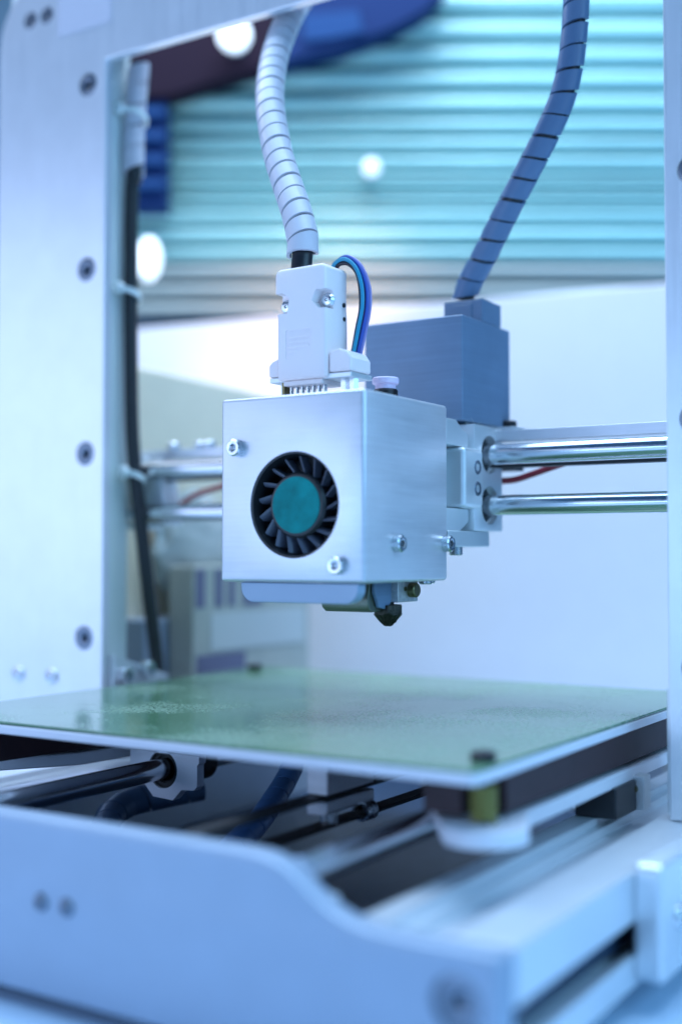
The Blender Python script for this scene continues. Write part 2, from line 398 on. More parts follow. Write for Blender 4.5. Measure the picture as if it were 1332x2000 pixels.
# base: front plate with the swept cut-out
top = [(-371, -82.2), (-208, -82.2), (-202.5, -82.5), (-198.5, -83.3), (-195.2, -84.5), (-192, -86.2), (-189, -88.3), (-186, -90.6), (-183, -92.6), (-179.5, -94.5), (-175.5, -96.0), (-171, -97.0), (-165, -97.6), (-156, -97.9)]
mir = [(-567 - x, z) for x, z in top]
pl = [(-437, -136.6), (-437, -97.9)] + mir[::-1][:-1] + top[1:] + [(-130, -97.9), (-130, -136.6)]
bh = [circle(-141.6, -110.9, 7.1, 32), circle(-421.4, -110.9, 7.1, 32)]
put("front_plate", G().prism(pl, 'y', 276, 286), 'base', fr, bevel=2.0, seg=4, angle=25, cuts=[G().prism(h, 'y', 270, 290) for h in bh])
cs3 = csk_mesh("frame_bolt_large", 6.8, 2.8, 'bolt')
for x in (-141.6, -421.4): inst("frame_bolt", cs3, fr, (x, 277.2, -110.9), (0, -1, 0), 0.3)
sb = socket_mesh("plate_screw", 3.0, 1.6, 1.1, 'bolt', depth=1.1, dome=True)
for x in (-284.2, -273.4): inst("plate_screw", sb, fr, (x, 276, -107.4), (0, -1, 0), 0.4)
put("rear_plate", G().prism([(-437, -136.6), (-437, -97.5), (-130, -97.5), (-130, -136.6)], 'y', 640, 646), 'base', fr, bevel=0.9)
# slotted extrusions along both sides
for s in (0, 1):
    f = (lambda x: x) if s == 0 else (lambda x: -567 - x)
    sec = [(-130, -98), (-149, -98), (-149, -101), (-152, -101), (-152, -104.5), (-165, -104.5), (-165, -101), (-168, -101), (-168, -98), (-177, -98),
           (-177, -133), (-130, -133), (-130, -123.2), (-132.4, -123.2), (-137, -127), (-139, -127), (-139, -109.5), (-137, -109.5), (-132.4, -113.2), (-130, -113.2)]
    put("side_extrusion", G().prism([(f(x), z) for x, z in sec], 'y', 286.2, 639.8), 'extr', fr, bevel=0.5)
    put("slot_shade", G().box(*sorted((f(-138.8), f(-136.4))), 286.3, 639.6, -123.0, -113.4), 'pan', fr)  # added dark strip; its colour stands in for the shade inside the slot
    a, b = sorted((f(-130.2), f(-121.2)))
    sh = rrect(372, 476, -131.5, -95.0, 3.5)
    put("side_bracket", G().prism(sh, 'x', a, b), 'extr', fr, bevel=1.6, seg=3)
    for y in (389, 455): inst("bracket_bolt", dome, fr, (f(-121.2), y, -114.2), (1 if s == 0 else -1, 0, 0), 0.2)
    for y in (300, 620):
        put("rubber_foot", G().lathe([(0, -141), (9, -141), (10, -143), (9, -133.2), (0, -133.2)], (f(-150), y, 0), n=20), 'rubber', fr)
put("base_pan", G().box(-389.6, -177.4, 286.2, 639.8, -135.5, -133), 'pan', fr)
for x in (-335.2, -194.5):
    put("bed_rod", G().cyl((x, 286.2, -88.2), (x, 639.8, -88.2), 4.3, 40), 'chrome', fr)
    put("rod_clip", G().box(x - 9, x + 9, 628, 640, -133, -80), 'cast', fr, bevel=0.6)
    put("rod_clip", G().box(x - 9, x + 9, 286.3, 292, -133, -94), 'cast', fr, bevel=0.6)
# belt pulley holders front and rear
put("belt_idler", G().cyl((-247, 300, -91.2), (-238.5, 300, -91.2), 5.0, 28).box(-249, -247, 296, 304, -133, -88).box(-238.4, -236.6, 296, 304, -133, -88), 'blacksteel', fr)
put("belt_pulley", G().cyl((-244, 618, -91.2), (-232, 618, -91.2), 5.4, 28).box(-246, -244, 608, 628, -133, -84).box(-232, -230, 608, 628, -133, -84), 'cast', fr)
# foot bracket of the left column with two socket bolts, lower cover of the lift motor
put("column_foot", G().prism([(455.5, -97), (497, -97), (497, -63), (455.5, -50)], 'x', -429, -421), 'cast', fr, bevel=0.5)
put("column_foot", G().prism([(455.5, -97), (497, -97), (497, -63), (455.5, -50)], 'x', -146, -138), 'cast', fr, bevel=0.5)
sk = socket_mesh("foot_bolt", 4.2, 4.2, 2.2, 'steel', depth=3)
for y, z in ((461.5, -60.5), (478, -58.5)): inst("foot_bolt", sk, fr, (-421, y, z), (1, 0, 0), 0.2)
put("motor_cover", G().box(-490, -446.5, 507, 549, -133, -36), 'base', fr, bevel=1.0)
# screw block in the right rear of the base
put("switch_block", G().box(-176, -160, 440, 462, -98, -86.5), 'black', fr, bevel=0.6)
put("bearing_plate", G().box(-173, -157, 462.5, 470, -98, -85), 'cast', fr, bevel=0.5)
for y in (462,): 
    for x in (-169, -161): put("brass_screw", G().cyl((x, y - 1.2, -90), (x, y + .4, -90), 1.6, 14), 'brass', fr)

# ---------------------------------------------------------------- 2 heated bed
bd = thing("print_bed", "square greenish glass print bed on white plate with yellow corner spring", "print bed", (-283.5, 443, -90))
BX0, BX1, BY0, BY1 = -407, -160, 325, 562
put("glass_plate", G().prism(rrect(BX0 + .5, BX1 - .5, BY0 + .5, BY1 - .5, 3.5), 'z', -64.1, -63.0), 'glass', bd, bevel=0.35)
put("bed_plate", G().prism(rrect(BX0, BX1, BY0, BY1, 4), 'z', -67.6, -64.2), 'bedwhite', bd, bevel=0.6, seg=2)
put("insulation_shade", G().prism([(BX0 + 3, BY1 - 6), (BX0 + 3, BY0 + 8), (BX0 + 40, BY0 + 8), (BX0 + 48, BY0 + 70), (BX1 - 48, BY0 + 70), (BX1 - 26, BY0 + 16), (BX1 - 13, BY0 + 16), (BX1 - 13, BY0 + 27), (BX1 - 3, BY0 + 27), (BX1 - 3, BY1 - 6)], 'z', -80.0, -67.8), 'insul', bd)  # insulation, made deeper so its dark colour also fills the shaded gap
lob = 14.5
cx0, cx1, cy0, cy1 = -400.5, -166.5, 343, 544
fr_out = arc(cx1, cy0, lob, -120, 5, 10) + [(cx1 + 5, cy0 + 22), (cx1 + 5, cy1 - 22)] + arc(cx1, cy1, lob, -5, 120, 10) + [(cx1 - 28, cy1 - 20), (cx0 + 28, cy1 - 20)] + \
    arc(cx0, cy1, lob, 60, 185, 10) + [(cx0 - 5, cy1 - 22), (cx0 - 5, cy0 + 22)] + arc(cx0, cy0, lob, 175, 300, 10) + [(cx0 + 22, cy0 + 9), (cx0 + 36, cy0 + 31), (cx0 + 44, 432), (cx1 - 44, 432), (cx1 - 36, cy0 + 31), (cx1 - 22, cy0 + 9)]
put("bed_carriage", G().prism(fr_out, 'z', -87.0, -81.8), 'bedwhite', bd, bevel=0.8, seg=2)
for x in (cx0, cx1):
    for y in (cy0, cy1):
        put("corner_screw", G().lathe([(0, -90), (1.5, -90), (1.5, -63), (3.9, -63), (4.0, -60.6), (3.3, -60.1), (1.5, -60.1), (1.5, -61.4), (0, -61.4)], (x, y, 0), n=24), 'blacksteel', bd)
        hx = [(x + 3.6 * math.cos(t * 2 * PI / 12), y + 3.6 * math.sin(t * 2 * PI / 12), -81.3 + 11 * t / 78) for t in range(79)]
        put("spring", G().tube(hx, 0.75, 8), 'spring', bd)
# bearing housings with an octagonal lower half
def bearing(x, y0, y1):
    pts = [(x - 17.5, -81.8), (x - 17.5, -89), (x - 16, -91), (x - 9.5, -95.5), (x - 5, -100), (x + 5.5, -100.6), (x + 10, -96), (x + 16.5, -95.5), (x + 18, -94), (x + 18, -85.5), (x + 19, -84.5), (x + 19, -81.8)]
    hs = put("bearing_housing", G().prism(pts, 'y', y0, y1, [circle(x, -88.6, 7.6, 36)]), 'bedwhite', bd, bevel=0.4)
    put("bearing_ring", G().lathe([(4.7, 0), (4.7, 1.5), (5.6, 1.6), (5.6, .6), (7.0, .6), (7.0, 0), (7.6, 0), (7.6, 26), (4.7, 26), (4.7, 0)], (x, y0 + .8, -88.6), (0, 1, 0), 36), 'rubber', hs)
bearing(-335.2, 392, 396.5); bearing(-194.5, 446, 450.5); bearing(-335.2, 510, 514.5)
# milled belt clamp under the bed
cl = put("belt_clamp", G().box(-246.5, -238.0, 366, 398, -85.0, -70.5).prism([(-246.5, -92.2), (-239.2, -92.2), (-238, -91), (-238, -87.3), (-246.5, -87.3)], 'y', 366, 398), 'alu', bd, bevel=0.35)
put("clamp_screw", G().lathe([(0, -96.6), (2.7, -96.6), (3.1, -96.0), (3.1, -92.2), (0, -92.2)], (-242.3, 374, 0), n=20), 'steel', cl)

# ---------------------------------------------------------------- belts
def loop_belt(name, label, x0, x1, ya, yb, zu, zl, teeth=True):
    r = (zu - zl) / 2; zc = (zu + zl) / 2
    out = arc(yb, zc, r, 90, -90, 14) + arc(ya, zc, r, 270, 90, 14)
    inn = arc(yb, zc, r - .9, 90, -90, 14) + arc(ya, zc, r - .9, 270, 90, 14)
    g = G().prism(out, 'x', x0, x1, [inn])
    if teeth:
        y = ya
        while y < yb:
            g.box(x0, x1, y, y + 1.1, zu - 1.55, zu - .85); g.box(x0, x1, y, y + 1.1, zl + .85, zl + 1.55); y += 2.0
    return tag(put(name, g, 'rubber'), label, "drive belt")
loop_belt("bed_belt", "black toothed drive belt looped lengthwise beneath the glass bed", -246, -239.6, 300, 618, -85.25, -97.4)
# spring clip on the lower run
hs = [(-242.8 + 3.0 * math.cos(t * 2 * PI / 12), 396 + 8.0 * t / 84, -96.4 + 3.0 * math.sin(t * 2 * PI / 12)) for t in range(85)]
hs = [(-238.6, 388, -91.0), (-239.2, 392, -92.5)] + hs + [(-247.5, 408, -99)]
tag(put("belt_spring", G().tube(hs, 0.8, 8), 'steel'), "small coiled steel spring clipped on the lower belt run", "spring")

# ---------------------------------------------------------------- 3 cross gantry
xg = thing("cross_gantry", "pair of polished horizontal rods with flat bar crossing behind the print head", "rod gantry", (-283.5, 483, 10))
for z in (42.2, 20.4): put("slide_rod", G().cyl((-452, 483, z), (-112, 483, z), 4.35, 48), 'chrome', xg)
put("flat_bar", G().box(-446, -112, 490, 497, 48.3, 53.2), 'alu', xg, bevel=0.4)
put("end_bracket", G().box(-446, -429, 485.5, 500, 12, 50).prism([(-428.8, 14), (-414, 14), (-419, 48), (-428.8, 48)], 'y', 486, 499), 'cast', xg, bevel=0.6)
put("end_bracket", G().box(-136, -112, 476, 500, 8, 55), 'cast', xg, bevel=0.6)
sx = socket_mesh("bar_screw", 3.4, 3.4, 1.6, 'steel')
for x, y in ((-414, 492), (-397, 493), (-391.5, 493)): inst("bar_screw", sx, xg, (x, y, 53.2), (0, 0, 1))
# belt of the cross gantry
tag(put("cross_belt", G().box(-440, -115, 489.5, 495.5, 37.0, 38.6), 'rubber'), "thin black belt running just under the upper polished rod", "drive belt")

# ---------------------------------------------------------------- 4 print head
ph = thing("extruder", "boxy aluminium extruder unit with black fan and blunt dark nozzle", "print head", (-262, 430, -28))
HX0, HX1, HY0, HY1, HZ0, HZ1 = -296.3, -231.2, 380, 444.5, -11.0, 59.6
FX, FZ = -262.0, 18.0
put("housing", G().box(HX0, HX1, HY0, HY1, HZ0, HZ1), 'alu', ph, bevel=1.5, seg=3,
    cuts=[G().box(HX0 + 2, HX1 - 2, HY0 + 2, HY1 + 5, HZ0 - 5, HZ1 - 2), G().cyl((FX, HY0 - 5, FZ), (FX, HY0 + 6, FZ), 20.0, 72)])
fan = put("fan", G().lathe([(20.6, 2.2), (20.0, 0.2), (19.2, 0.4), (18.6, 3.0), (18.8, 13), (20.6, 13)], (FX, HY0 + 0.2, FZ), (0, 1, 0), 64).box(FX - 21, FX + 21, HY0 + 13.2, HY0 + 14.5, FZ - 22, FZ + 22), 'black', ph)
put("fan_hub", G().lathe([(0, 1.6), (10.4, 1.6), (11.6, 1.9), (12.5, 2.9), (12.6, 12), (0, 12)], (FX, HY0, FZ), (0, 1, 0), 48), 'black', fan)
put("hub_sticker", G().lathe([(0, 1.25), (10.6, 1.25), (10.7, 1.58), (0, 1.58)], (FX, HY0, FZ), (0, 1, 0), 48), 'hub', fan)
# one curved blade, copied round the hub
def blade_mesh():
    g = G(); rows = []
    for i in range(7):
        u = i / 6; r = 12.2 + u * 6.1; sweep = math.radians(-2 + 16 * u - 5 * u * u); wdt = math.radians(8.5 - 2.5 * u); row = []
        for th in (0, 5.0):
            for k in range(4):
                v = k / 3; a = sweep + wdt * (v - .2); y = 3.0 + 2.2 * v ** 2 + th
                row.append(g.bm.verts.new((r * math.cos(a), y, r * math.sin(a))))
        rows.append(row)
    for A, B in zip(rows, rows[1:]):
        for k in range(3):
            g.bm.faces.new((A[k], A[k + 1], B[k + 1], B[k])); g.bm.faces.new((A[4 + k], B[4 + k], B[5 + k], A[5 + k]))
        g.bm.faces.new((A[0], B[0], B[4], A[4])); g.bm.faces.new((A[3], A[7], B[7], B[3]))
    return local_mesh("blade", g, 'fanblade')
M['fanblade'] = mat("glossy_fan_plastic", (0.12, 0.13, 0.17), 0.0, 0.35, coat=0.2)
bl = blade_mesh(); NB = 17
for k in range(NB):
    o = bpy.data.objects.new("blade", bl); COL.objects.link(o); o.parent = fan
    o.location = W(FX, HY0, FZ) - base_of(fan); o.rotation_euler = (0, 2 * PI * k / NB + 0.1, 0)
hs3 = socket_mesh("housing_screw", 3.3, 3.2, 1.55, 'steel', depth=2.4, cham=.5)
for x, z in ((-288.3, 40.3), (-242.0, -4.6)): inst("housing_screw", hs3, ph, (x, HY0, z), (0, -1, 0), 0.5)
for y, z in ((402.4, 3.6), (442, 3.8)): inst("housing_screw", hs3, ph, (HX1, y, z), (1, 0, 0), 0.2)
# duct, shroud, heater block, nozzle
put("air_duct", G().prism([(-287, -11.2)] + arc(-281, -12.8, 5.8, 190, 270, 8) + arc(-240, -12.8, 5.8, 270, 350, 8) + [(-234.2, -11.2)], 'y', 380.6, 386), 'duct', ph, bevel=0.5)
put("shroud", G().prism([(406, -9), (405, -15), (404.4, -19), (405.2, -21.2), (407.4, -22.7), (415.5, -22.8), (418.5, -20.5), (424, -9)], 'x', -266, -244.6), 'shroud', ph, bevel=0.6)
put("shroud_side", G().prism([(407, -9), (406.6, -15), (410, -21.0), (416.5, -22.0), (419.5, -18.5), (424, -9)], 'x', -244.4, -242.6), 'motor', ph, bevel=0.5)
hb = put("heater_block", G().box(-255, -239.5, 418.8, 434.5, -19.2, -8), 'heater', ph, bevel=0.3)
inst("block_screw", local_mesh("block_screw", G().lathe([(0, 0), (2.75, 0), (2.9, .4), (2.9, 2.9), (2.5, 3.3), (0, 3.4)], n=24), 'brass'), ph, (-239.5, 428.3, -14.6), (1, 0, 0))
put("block_grub", G().cyl((-239.6, 424.2, -14), (-239.2, 424.2, -14), 0.9, 14), 'brass', hb)
noz = G().lathe([(0, -19.3), (2.4, -19.3), (2.4, -20.0), (5.9, -20.2), (6.1, -20.6), (6.1, -23.2), (5.5, -24.0), (3.0, -26.8), (1.5, -28.2), (0.8, -28.5), (0, -28.5)], (-244.5, 419.5, 0), (0, 0, 1), 36, hexr=(3, 4, 5))
for v in noz.bm.verts:
    if v.co.z < -19.8:
        k = 0.16 if v.co.z > -24 else 0.38
        v.co += Vector((random.uniform(-k, k), random.uniform(-k, k), random.uniform(-.15, .15)))
for (dx, dy, dz, r) in ((3.2, -1.6, -24.8, 0.9), (2.4, 1.2, -26.6, 0.7), (-2.4, -2.2, -25.2, 0.9)):
    b = G(); bmesh.ops.create_icosphere(noz.bm, subdivisions=2, radius=r, matrix=Matrix.Translation((-244.5 + dx, 419.5 + dy, dz)))
put("nozzle", noz, 'nozzle', ph, angle=25)
inst("under_screw", sx, ph, (-236.5, 436.5, -8.6), (0, 0, -1)) 
put("under_screw", G().lathe([(0, -12.4), (2.3, -12.4), (2.6, -12.0), (2.6, -8), (0, -8)], (-236.0, 434.6, 0), n=20), 'steel', ph)
# filament inlet collar on the lid
put("inlet_collar", G().lathe([(2.0, 71.0), (5.0, 71.0), (5.4, 70.5), (5.4, 68.6), (5.0, 68.2), (4.2, 68.0), (4.2, 66.3), (2.0, 66.3), (2.0, 71.0)], (-252.8, 432, 0), n=32), 'lilac', ph)
put("inlet_base", G().lathe([(2.0, 66.2), (4.6, 66.2), (5.0, 65.6), (5.0, 63.2), (6.4, 62.4), (6.8, 61.5), (6.8, 59.7), (0, 59.7)], (-252.8, 432, 0), n=32), 'blacksteel', ph)
# sliding carriage on the rods
put("slide_block", G().box(-285, -231.0, 468.5, 496, 9.4, 54.4), 'cast', ph, bevel=0.6,
    cuts=[G().cyl((-300, 483.2, 42.3), (-220, 483.2, 42.3), 8.2, 48), G().cyl((-300, 483.2, 20.5), (-220, 483.2, 20.5), 8.2, 48)])
for z in (42.3, 20.5):
    lin = put("linear_bearing", G().lathe([(8.05, 0), (8.05, 30), (7.2, 30), (7.0, 29.4), (7.0, 0), (8.05, 0)], (-263.5, 483.2, z), (1, 0, 0), 40), 'steel', ph)
    put("bearing_seal", G().lathe([(4.7, 0), (4.7, 16), (5.4, 16.6), (6.9, 16.6), (6.9, 0), (4.7, 0)], (-263.5, 483.2, z), (1, 0, 0), 40), 'rubber', lin)
put("clamp_block", G().box(-262, -229.6, 456.6, 474.5, 18.6, 44.0), 'cast', ph, bevel=2.2, seg=4)
hs4 = socket_mesh("clamp_screw", 3.2, 2.3, 1.9, 'bolt', depth=2.0, cham=.4)
for z in (36.0, 27.0):
    inst("clamp_screw", hs4, ph, (-231.6, 468.6, z), (1, 0, 0), 0.5)
put("carriage_lug", G().prism([(446, 44.2), (446, 55.0), (455, 55.0), (460.5, 51.5), (466, 50), (466, 44.2)], 'x', -280, -232.6), 'cast', ph, bevel=0.5)
put("carriage_lug", G().prism([(446, 9), (446, 18.4), (466, 18.4), (466, 13), (458, 9)], 'x', -280, -232.6), 'cast', ph, bevel=0.5)
put("carriage_plate", G().box(-290, -240, 444.8, 468.3, 4, 53.0), 'cast', ph, bevel=0.5)
put("lower_bar", G().box(-285, -231.6, 446, 484, 2.6, 9.2), 'cast', ph, bevel=0.5)
put("under_screw", G().lathe([(0, -0.9), (2.5, -0.9), (2.8, -0.5), (2.8, 2.6), (0, 2.6)], (-235.5, 460, 0), n=20), 'steel', ph)
inst("rear_screw", socket_mesh("rear_screw", 4.2, 3.6, 1.8, 'blacksteel'), ph, (-234.4, 508.5, 55.6), (0, 0, 1))
put("rear_ledge", G().box(-280, -226, 498, 515, 53.4, 55.6), 'cast', ph, bevel=0.4)
put("sensor_block", G().box(-238, -227.5, 499, 511, 36.5, 41), 'black', ph, bevel=0.4)
# dust fibres caught on the carriage and rods
g = G()
for k in range(90):
    if k < 50: p = Vector((random.uniform(-262, -231), random.uniform(469, 496), 54.3))
    else: p = Vector((random.uniform(-229, -150), random.uniform(482, 484), random.choice((46.5, 24.7))))
    d = Vector((random.uniform(-1, 1), random.uniform(-1, 1), random.uniform(.05, .7))).normalized(); e = Vector((random.uniform(-1, 1), random.uniform(-1, 1), random.uniform(-.3, .3)))
    L = random.uniform(1.0, 3.2)
    g.tube([p + d * L * u + e * L * .5 * u * u for u in (0, .25, .5, .75, 1)], 0.045, 3)
fb = put("dust_fibres", g, 'tie', ph); fb["kind"] = "stuff"
# feeder motor cover
mc = put("motor_cover", G().box(-282.9, -234.6, 465, 512.3, 55.8, 100.6), 'motor', ph, bevel=0.9, seg=3)
put("cover_cap", G().box(-254.5, -234.0 + -1.5, 486, 505, 100.8, 111.0), 'motor', mc, bevel=0.5)
put("cap_door", G().box(-250.5, -240.6, 485.4, 486.2, 101, 109.2), 'motor', mc, bevel=0.3)

# ---------------------------------------------------------------- 5 plug on the lid
pg = thing("cable_plug", "pale two piece plug with recessed screws on the print head lid", "cable plug", (-268, 402, 60))
hx0, hx1, hy0, hy1 = -281.3, -257.8, 395, 411
sil = [(hx0 + .9, 67.3), (hx0 + .9, 92.4), (hx0 - .2, 94.6), (hx0 - .2, 109.5), (hx0 + 1.4, 111.3), (hx1 - 1.2, 111.6), (hx1, 110), (hx1, 95), (hx1 + .3, 92.6), (hx1 + .3, 67.3)]
put("hood", G().prism(sil, 'y', hy0, hy1), 'hood', pg, bevel=1.5, seg=3,
    cuts=[G().prism([(-264.2, 97.5), (-261.2, 94.2), (-255, 94.2), (-255, 101.6), (-262.2, 101.6)], 'y', 390, 400.5),
          G().prism([(-284, 93.6), (-275.6, 93.6), (-274.6, 99.6), (-278, 101.8), (-284, 101.8)], 'y', 390, 400.5),
          G().prism(rrect(-276.2, -264.4, 75.5, 87, .8), 'y', 390, 395.25)], bevel2=0.0)
for z, w in ((84.3, 9.8), (82.4, 9.8), (80.5, 9.8), (78.6, 4.0)):
    put("embossed_bar", G().box(-275.2, -275.2 + w, 395.02, 395.3, z - .4, z + .4), 'hood', pg)
th = socket_mesh("hood_screw", 3.0, 1.8, 0.8, 'steel', depth=.9, dome=True)
inst("hood_screw", th, pg, (-259.8, 400.4, 97.9), (0, -1, 0)); inst("hood_screw", th, pg, (-278.9, 400.4, 97.2), (0, -1, 0))
for z in (97, 91.5): put("side_notch", G().cyl((-257.9, 408, z), (-257.3, 408, z), .9, 12), 'black', pg)
put("flange", G().prism([(hx0 - 4.2, 69.2), (hx0 - 4.2, 74.0), (hx0 - 2.4, 75.6), (hx0 + .7, 76.6), (hx0 + .7, 69.2)], 'y', 396.5, 411.5), 'hood', pg, bevel=0.8, seg=2)
put("flange", G().prism([(hx1 + 10.6, 69.2), (hx1 + 10.6, 74.2), (hx1 + 8.8, 76.8), (hx1 + 5, 78.4), (hx1 + .5, 77.0), (hx1 + .5, 69.2)], 'y', 396.5, 411.5), 'hood', pg, bevel=1.0, seg=2)
put("flange_plate", G().box(hx0 - 4.0, hx1 + 10.4, 397, 412.5, 67.0, 69.0), 'cast', pg, bevel=0.3)
put("plug_lip", G().box(hx0 + 3.2, hx1 - 2.2, 396, 410, 65.2, 67.2), 'hood', pg, bevel=0.5)
for k in range(7): put("pin", G().cyl((hx0 + 4.6 + k * 2.6, 400, 59.7), (hx0 + 4.6 + k * 2.6, 400, 65.3), .85, 10), 'steel', pg)
for x in (hx0 - .8, hx1 + 4, hx1 + 8): put("standoff", G().lathe([(0, 59.7), (1.9, 59.7), (1.9, 67), (0, 67)], (x, 403, 0), n=12, hexr=(1, 2)), 'steel', pg)
put("brown_tab", G().box(hx0 + 1.2, hx0 + 2.4, 398, 404, 59.8, 67), 'brass', pg)

# ---------------------------------------------------------------- cables, sleeves, wires
def sleeve(name, label, pts, r, pitch, gap, m, core, core_ext=0, phase=0.0, th=1.3):
    path = smooth_path(pts, 10)
    s = put(name, G().spiral(path, r, pitch, gap, th=th, phase=phase), m)
    tag(s, label, "cable sleeve", "spiral wrap cable sleeves")
    ext = list(path)
    if core_ext: ext = [Vector(path[0]) + (Vector(path[0]) - Vector(path[3])).normalized() * core_ext] + ext
    put("cable_core", G().tube(ext, core, 16), 'black', s)
    return s
sleeve("spiral_sleeve", "pale spiral wrapped cable rising from the white plug to the top beam",
       [(-273.8, 403, 117.5), (-274.6, 404.5, 124.2), (-280.6, 409, 137), (-289.1, 415, 150.7), (-297.7, 421, 165.1), (-304.9, 427, 179.4), (-311.9, 434, 194.4), (-318.8, 444, 210.9), (-324.3, 456, 229.2), (-328, 472, 252), (-329, 488, 272)], 6.4, 8.2, 1.4, 'sleeve', 4.2, core_ext=8, phase=2.4)
sleeve("spiral_sleeve", "grey blue spiral wrapped cable rising from the blue grey motor cover",
       [(-248.9, 495, 112.5), (-246.5, 494.5, 119.5), (-237.9, 493, 131.2), (-231.3, 492, 141.5), (-224.5, 491, 151.6), (-217.9, 490.5, 161.6), (-211.4, 490, 171.6), (-205.5, 490, 181.6), (-200.3, 490, 191.6), (-197, 490, 202), (-194.9, 490, 213), (-193.8, 491, 229), (-194, 493, 248), (-195, 496, 270)], 5.6, 9.6, 1.2, 'sleevegrey', 4.2, phase=0.6)
sleeve("spiral_sleeve", "short spiral sleeve strapped high inside the left column",
       [(-426.6, 474.5, 193.5), (-427, 474.5, 205), (-427, 475, 220), (-425.8, 475.5, 238), (-424.9, 476, 252)], 5.4, 11, 0.9, 'sleeve', 3.8, core_ext=4)
sleeve("spiral_sleeve", "dark blue spiral sleeve drooping below the glass bed",
       [(-294, 428, -80), (-293.4, 425, -88), (-292.6, 419, -93), (-288.6, 405, -98), (-283.5, 386, -104), (-278, 362, -108), (-272, 335, -114)], 4.6, 9, 0.5, 'sleeveblue', 3.6)
sleeve("spiral_sleeve", "grey spiral sleeve curled behind the left of the front base plate",
       [(-350, 436, -104), (-361.4, 420, -106.5), (-367.3, 408, -108), (-366, 395, -111), (-357, 381, -115), (-346, 366, -122)], 6.0, 9, 0.5, 'sleevegrey', 4.6)
# black cable down the left column
tag(put("power_cable", G().tube(smooth_path([(-427.2, 474.5, 199), (-428.2, 474.5, 178), (-428.0, 474, 139), (-427.5, 474, 99), (-427, 474.5, 65), (-426.1, 476, 42), (-424.3, 478, 18), (-423.6, 482, -10), (-424.4, 488, -37), (-424.8, 492, -58), (-425, 495, -85)], 8), 3.6, 16), 'black'), "long black cable hanging down inside the left column", "cable")
for i, (z, xs) in enumerate(((226, 0), (134, 0), (40.5, 0))):
    lab = ("uppermost white cable tie, round the short spiral sleeve", "middle white cable tie round the black cable", "lowest white cable tie on the black cable, level with the rods")[i]
    r = 6.2 if i == 0 else 4.4
    cx, cy = (-427.0, -428.0, -426.1)[i], (475, 474, 476.2)[i]
    ring = [(cx + r * math.cos(a), cy + r * math.sin(a), z - 4 * (math.sin(a) + 1) * .6) for a in [2 * PI * k / 28 for k in range(29)]]
    g = G()
    prev = None
    for p in ring:
        n = Vector((p[0] - cx, p[1] - cy, 0)).normalized(); P = Vector(p)
        q = [g.bm.verts.new(P + n * a + Vector((0, 0, b))) for a, b in ((0, -1.5), (.9, -1.5), (.9, 1.5), (0, 1.5))]
        if prev:
            for k in range(4): g.bm.faces.new((prev[k], prev[(k + 1) % 4], q[(k + 1) % 4], q[k]))
        prev = q
    g.lathe([(0, 0), (2.6, 0), (3.2, .8), (3.2, 3.4), (2.4, 4.4), (0, 4.6)], (cx - r * .5, cy - r - 4.6, z + .6), (.15, 1, 0), 14)
    tag(put("cable_tie", g, 'tie'), lab, "cable tie", "white nylon cable ties")
# coloured wires arching over the plug
for i, (nm, lb, m) in enumerate((("blue", "blue wire arching outermost over the white plug", 'wblue'), ("cyan", "cyan wire dropping to the right wing of the white plug", 'wcyan'),
                                 ("red", "dark red wire arching just under the blue wire", 'wred'), ("black", "black wire arching innermost over the white plug", 'wblack'), ("violet", "pale violet wire at the right rim of the wire bundle", 'wlilac'))):
    o = (1.2, 0.0, -0.7, -1.5, 1.4)[i]; yy = 410 + (0.4, -1.2, 1.2, 0.0, 2.0)[i]
    path = smooth_path([(-264.5, yy, 110.5 + o * .5), (-262, yy, 114.5 + o * .7), (-257.5, yy, 115.4 + o), (-252.8 + o * .4, yy, 111.6 + o * .8), (-250.0 + o, yy, 104.5), (-249.6 + o, yy, 96), (-251.4 + o, yy, 87.5), (-253.6 + o * .8, yy - .5, 77)], 8)
    tag(put("wire", G().tube(path, 0.78, 10), m), lb, "wire", "coloured wires over the plug")
tag(put("wire", G().tube(smooth_path([(-246, 505, 32), (-236.7, 505, 32.2), (-229, 505, 32.6), (-220.6, 505, 34.8), (-211, 505, 37.6), (-202, 505, 40), (-192, 505, 42)], 8), 1.5, 10), 'wred'), "dark red lead curving under the upper rod at the right", "wire")
tag(put("wire", G().tube(smooth_path([(-150, 508, 38), (-146, 510, 36), (-141, 512, 31)], 6), 1.2, 10), 'wred'), "stub of dark red lead beside the right column", "wire")
tag(put("wire", G().tube(smooth_path([(-436, 500, 18), (-424, 502, 22), (-410, 504, 30), (-392, 503, 34), (-375, 500, 37)], 8), 1.5, 10), 'wred'), "dark lead slanting between the rods left of the print head", "wire")

# ---------------------------------------------------------------- background
def bgz(py, d): return (1080 - py) / 2420 * d
def bgr(px, d): return (px - 666) / 2420 * d
# white board standing behind the printer, a little turned to the rods
p0 = (bgr(1420, 752), 752); p1 = (bgr(150, 884), 884)
dv = (Vector(p1) - Vector(p0)).normalized(); nv = Vector((-dv.y, dv.x)); 
if nv.y < 0: nv = -nv
qq = [p0, p1, tuple(Vector(p1) + nv * 12), tuple(Vector(p0) + nv * 12)]
bo = G().prism(qq, 'z', -141, 169.5)
for v in bo.bm.verts:                    # the board hangs a little out of level
    if v.co.z > 0: v.co.z = 168.0 - (Vector(p0) - Vector((v.co.x, v.co.y))).length * 0.024
tag(put("white_board", turn(bo), 'panel', bevel=1.5), "large plain white board standing behind the printer", "board")
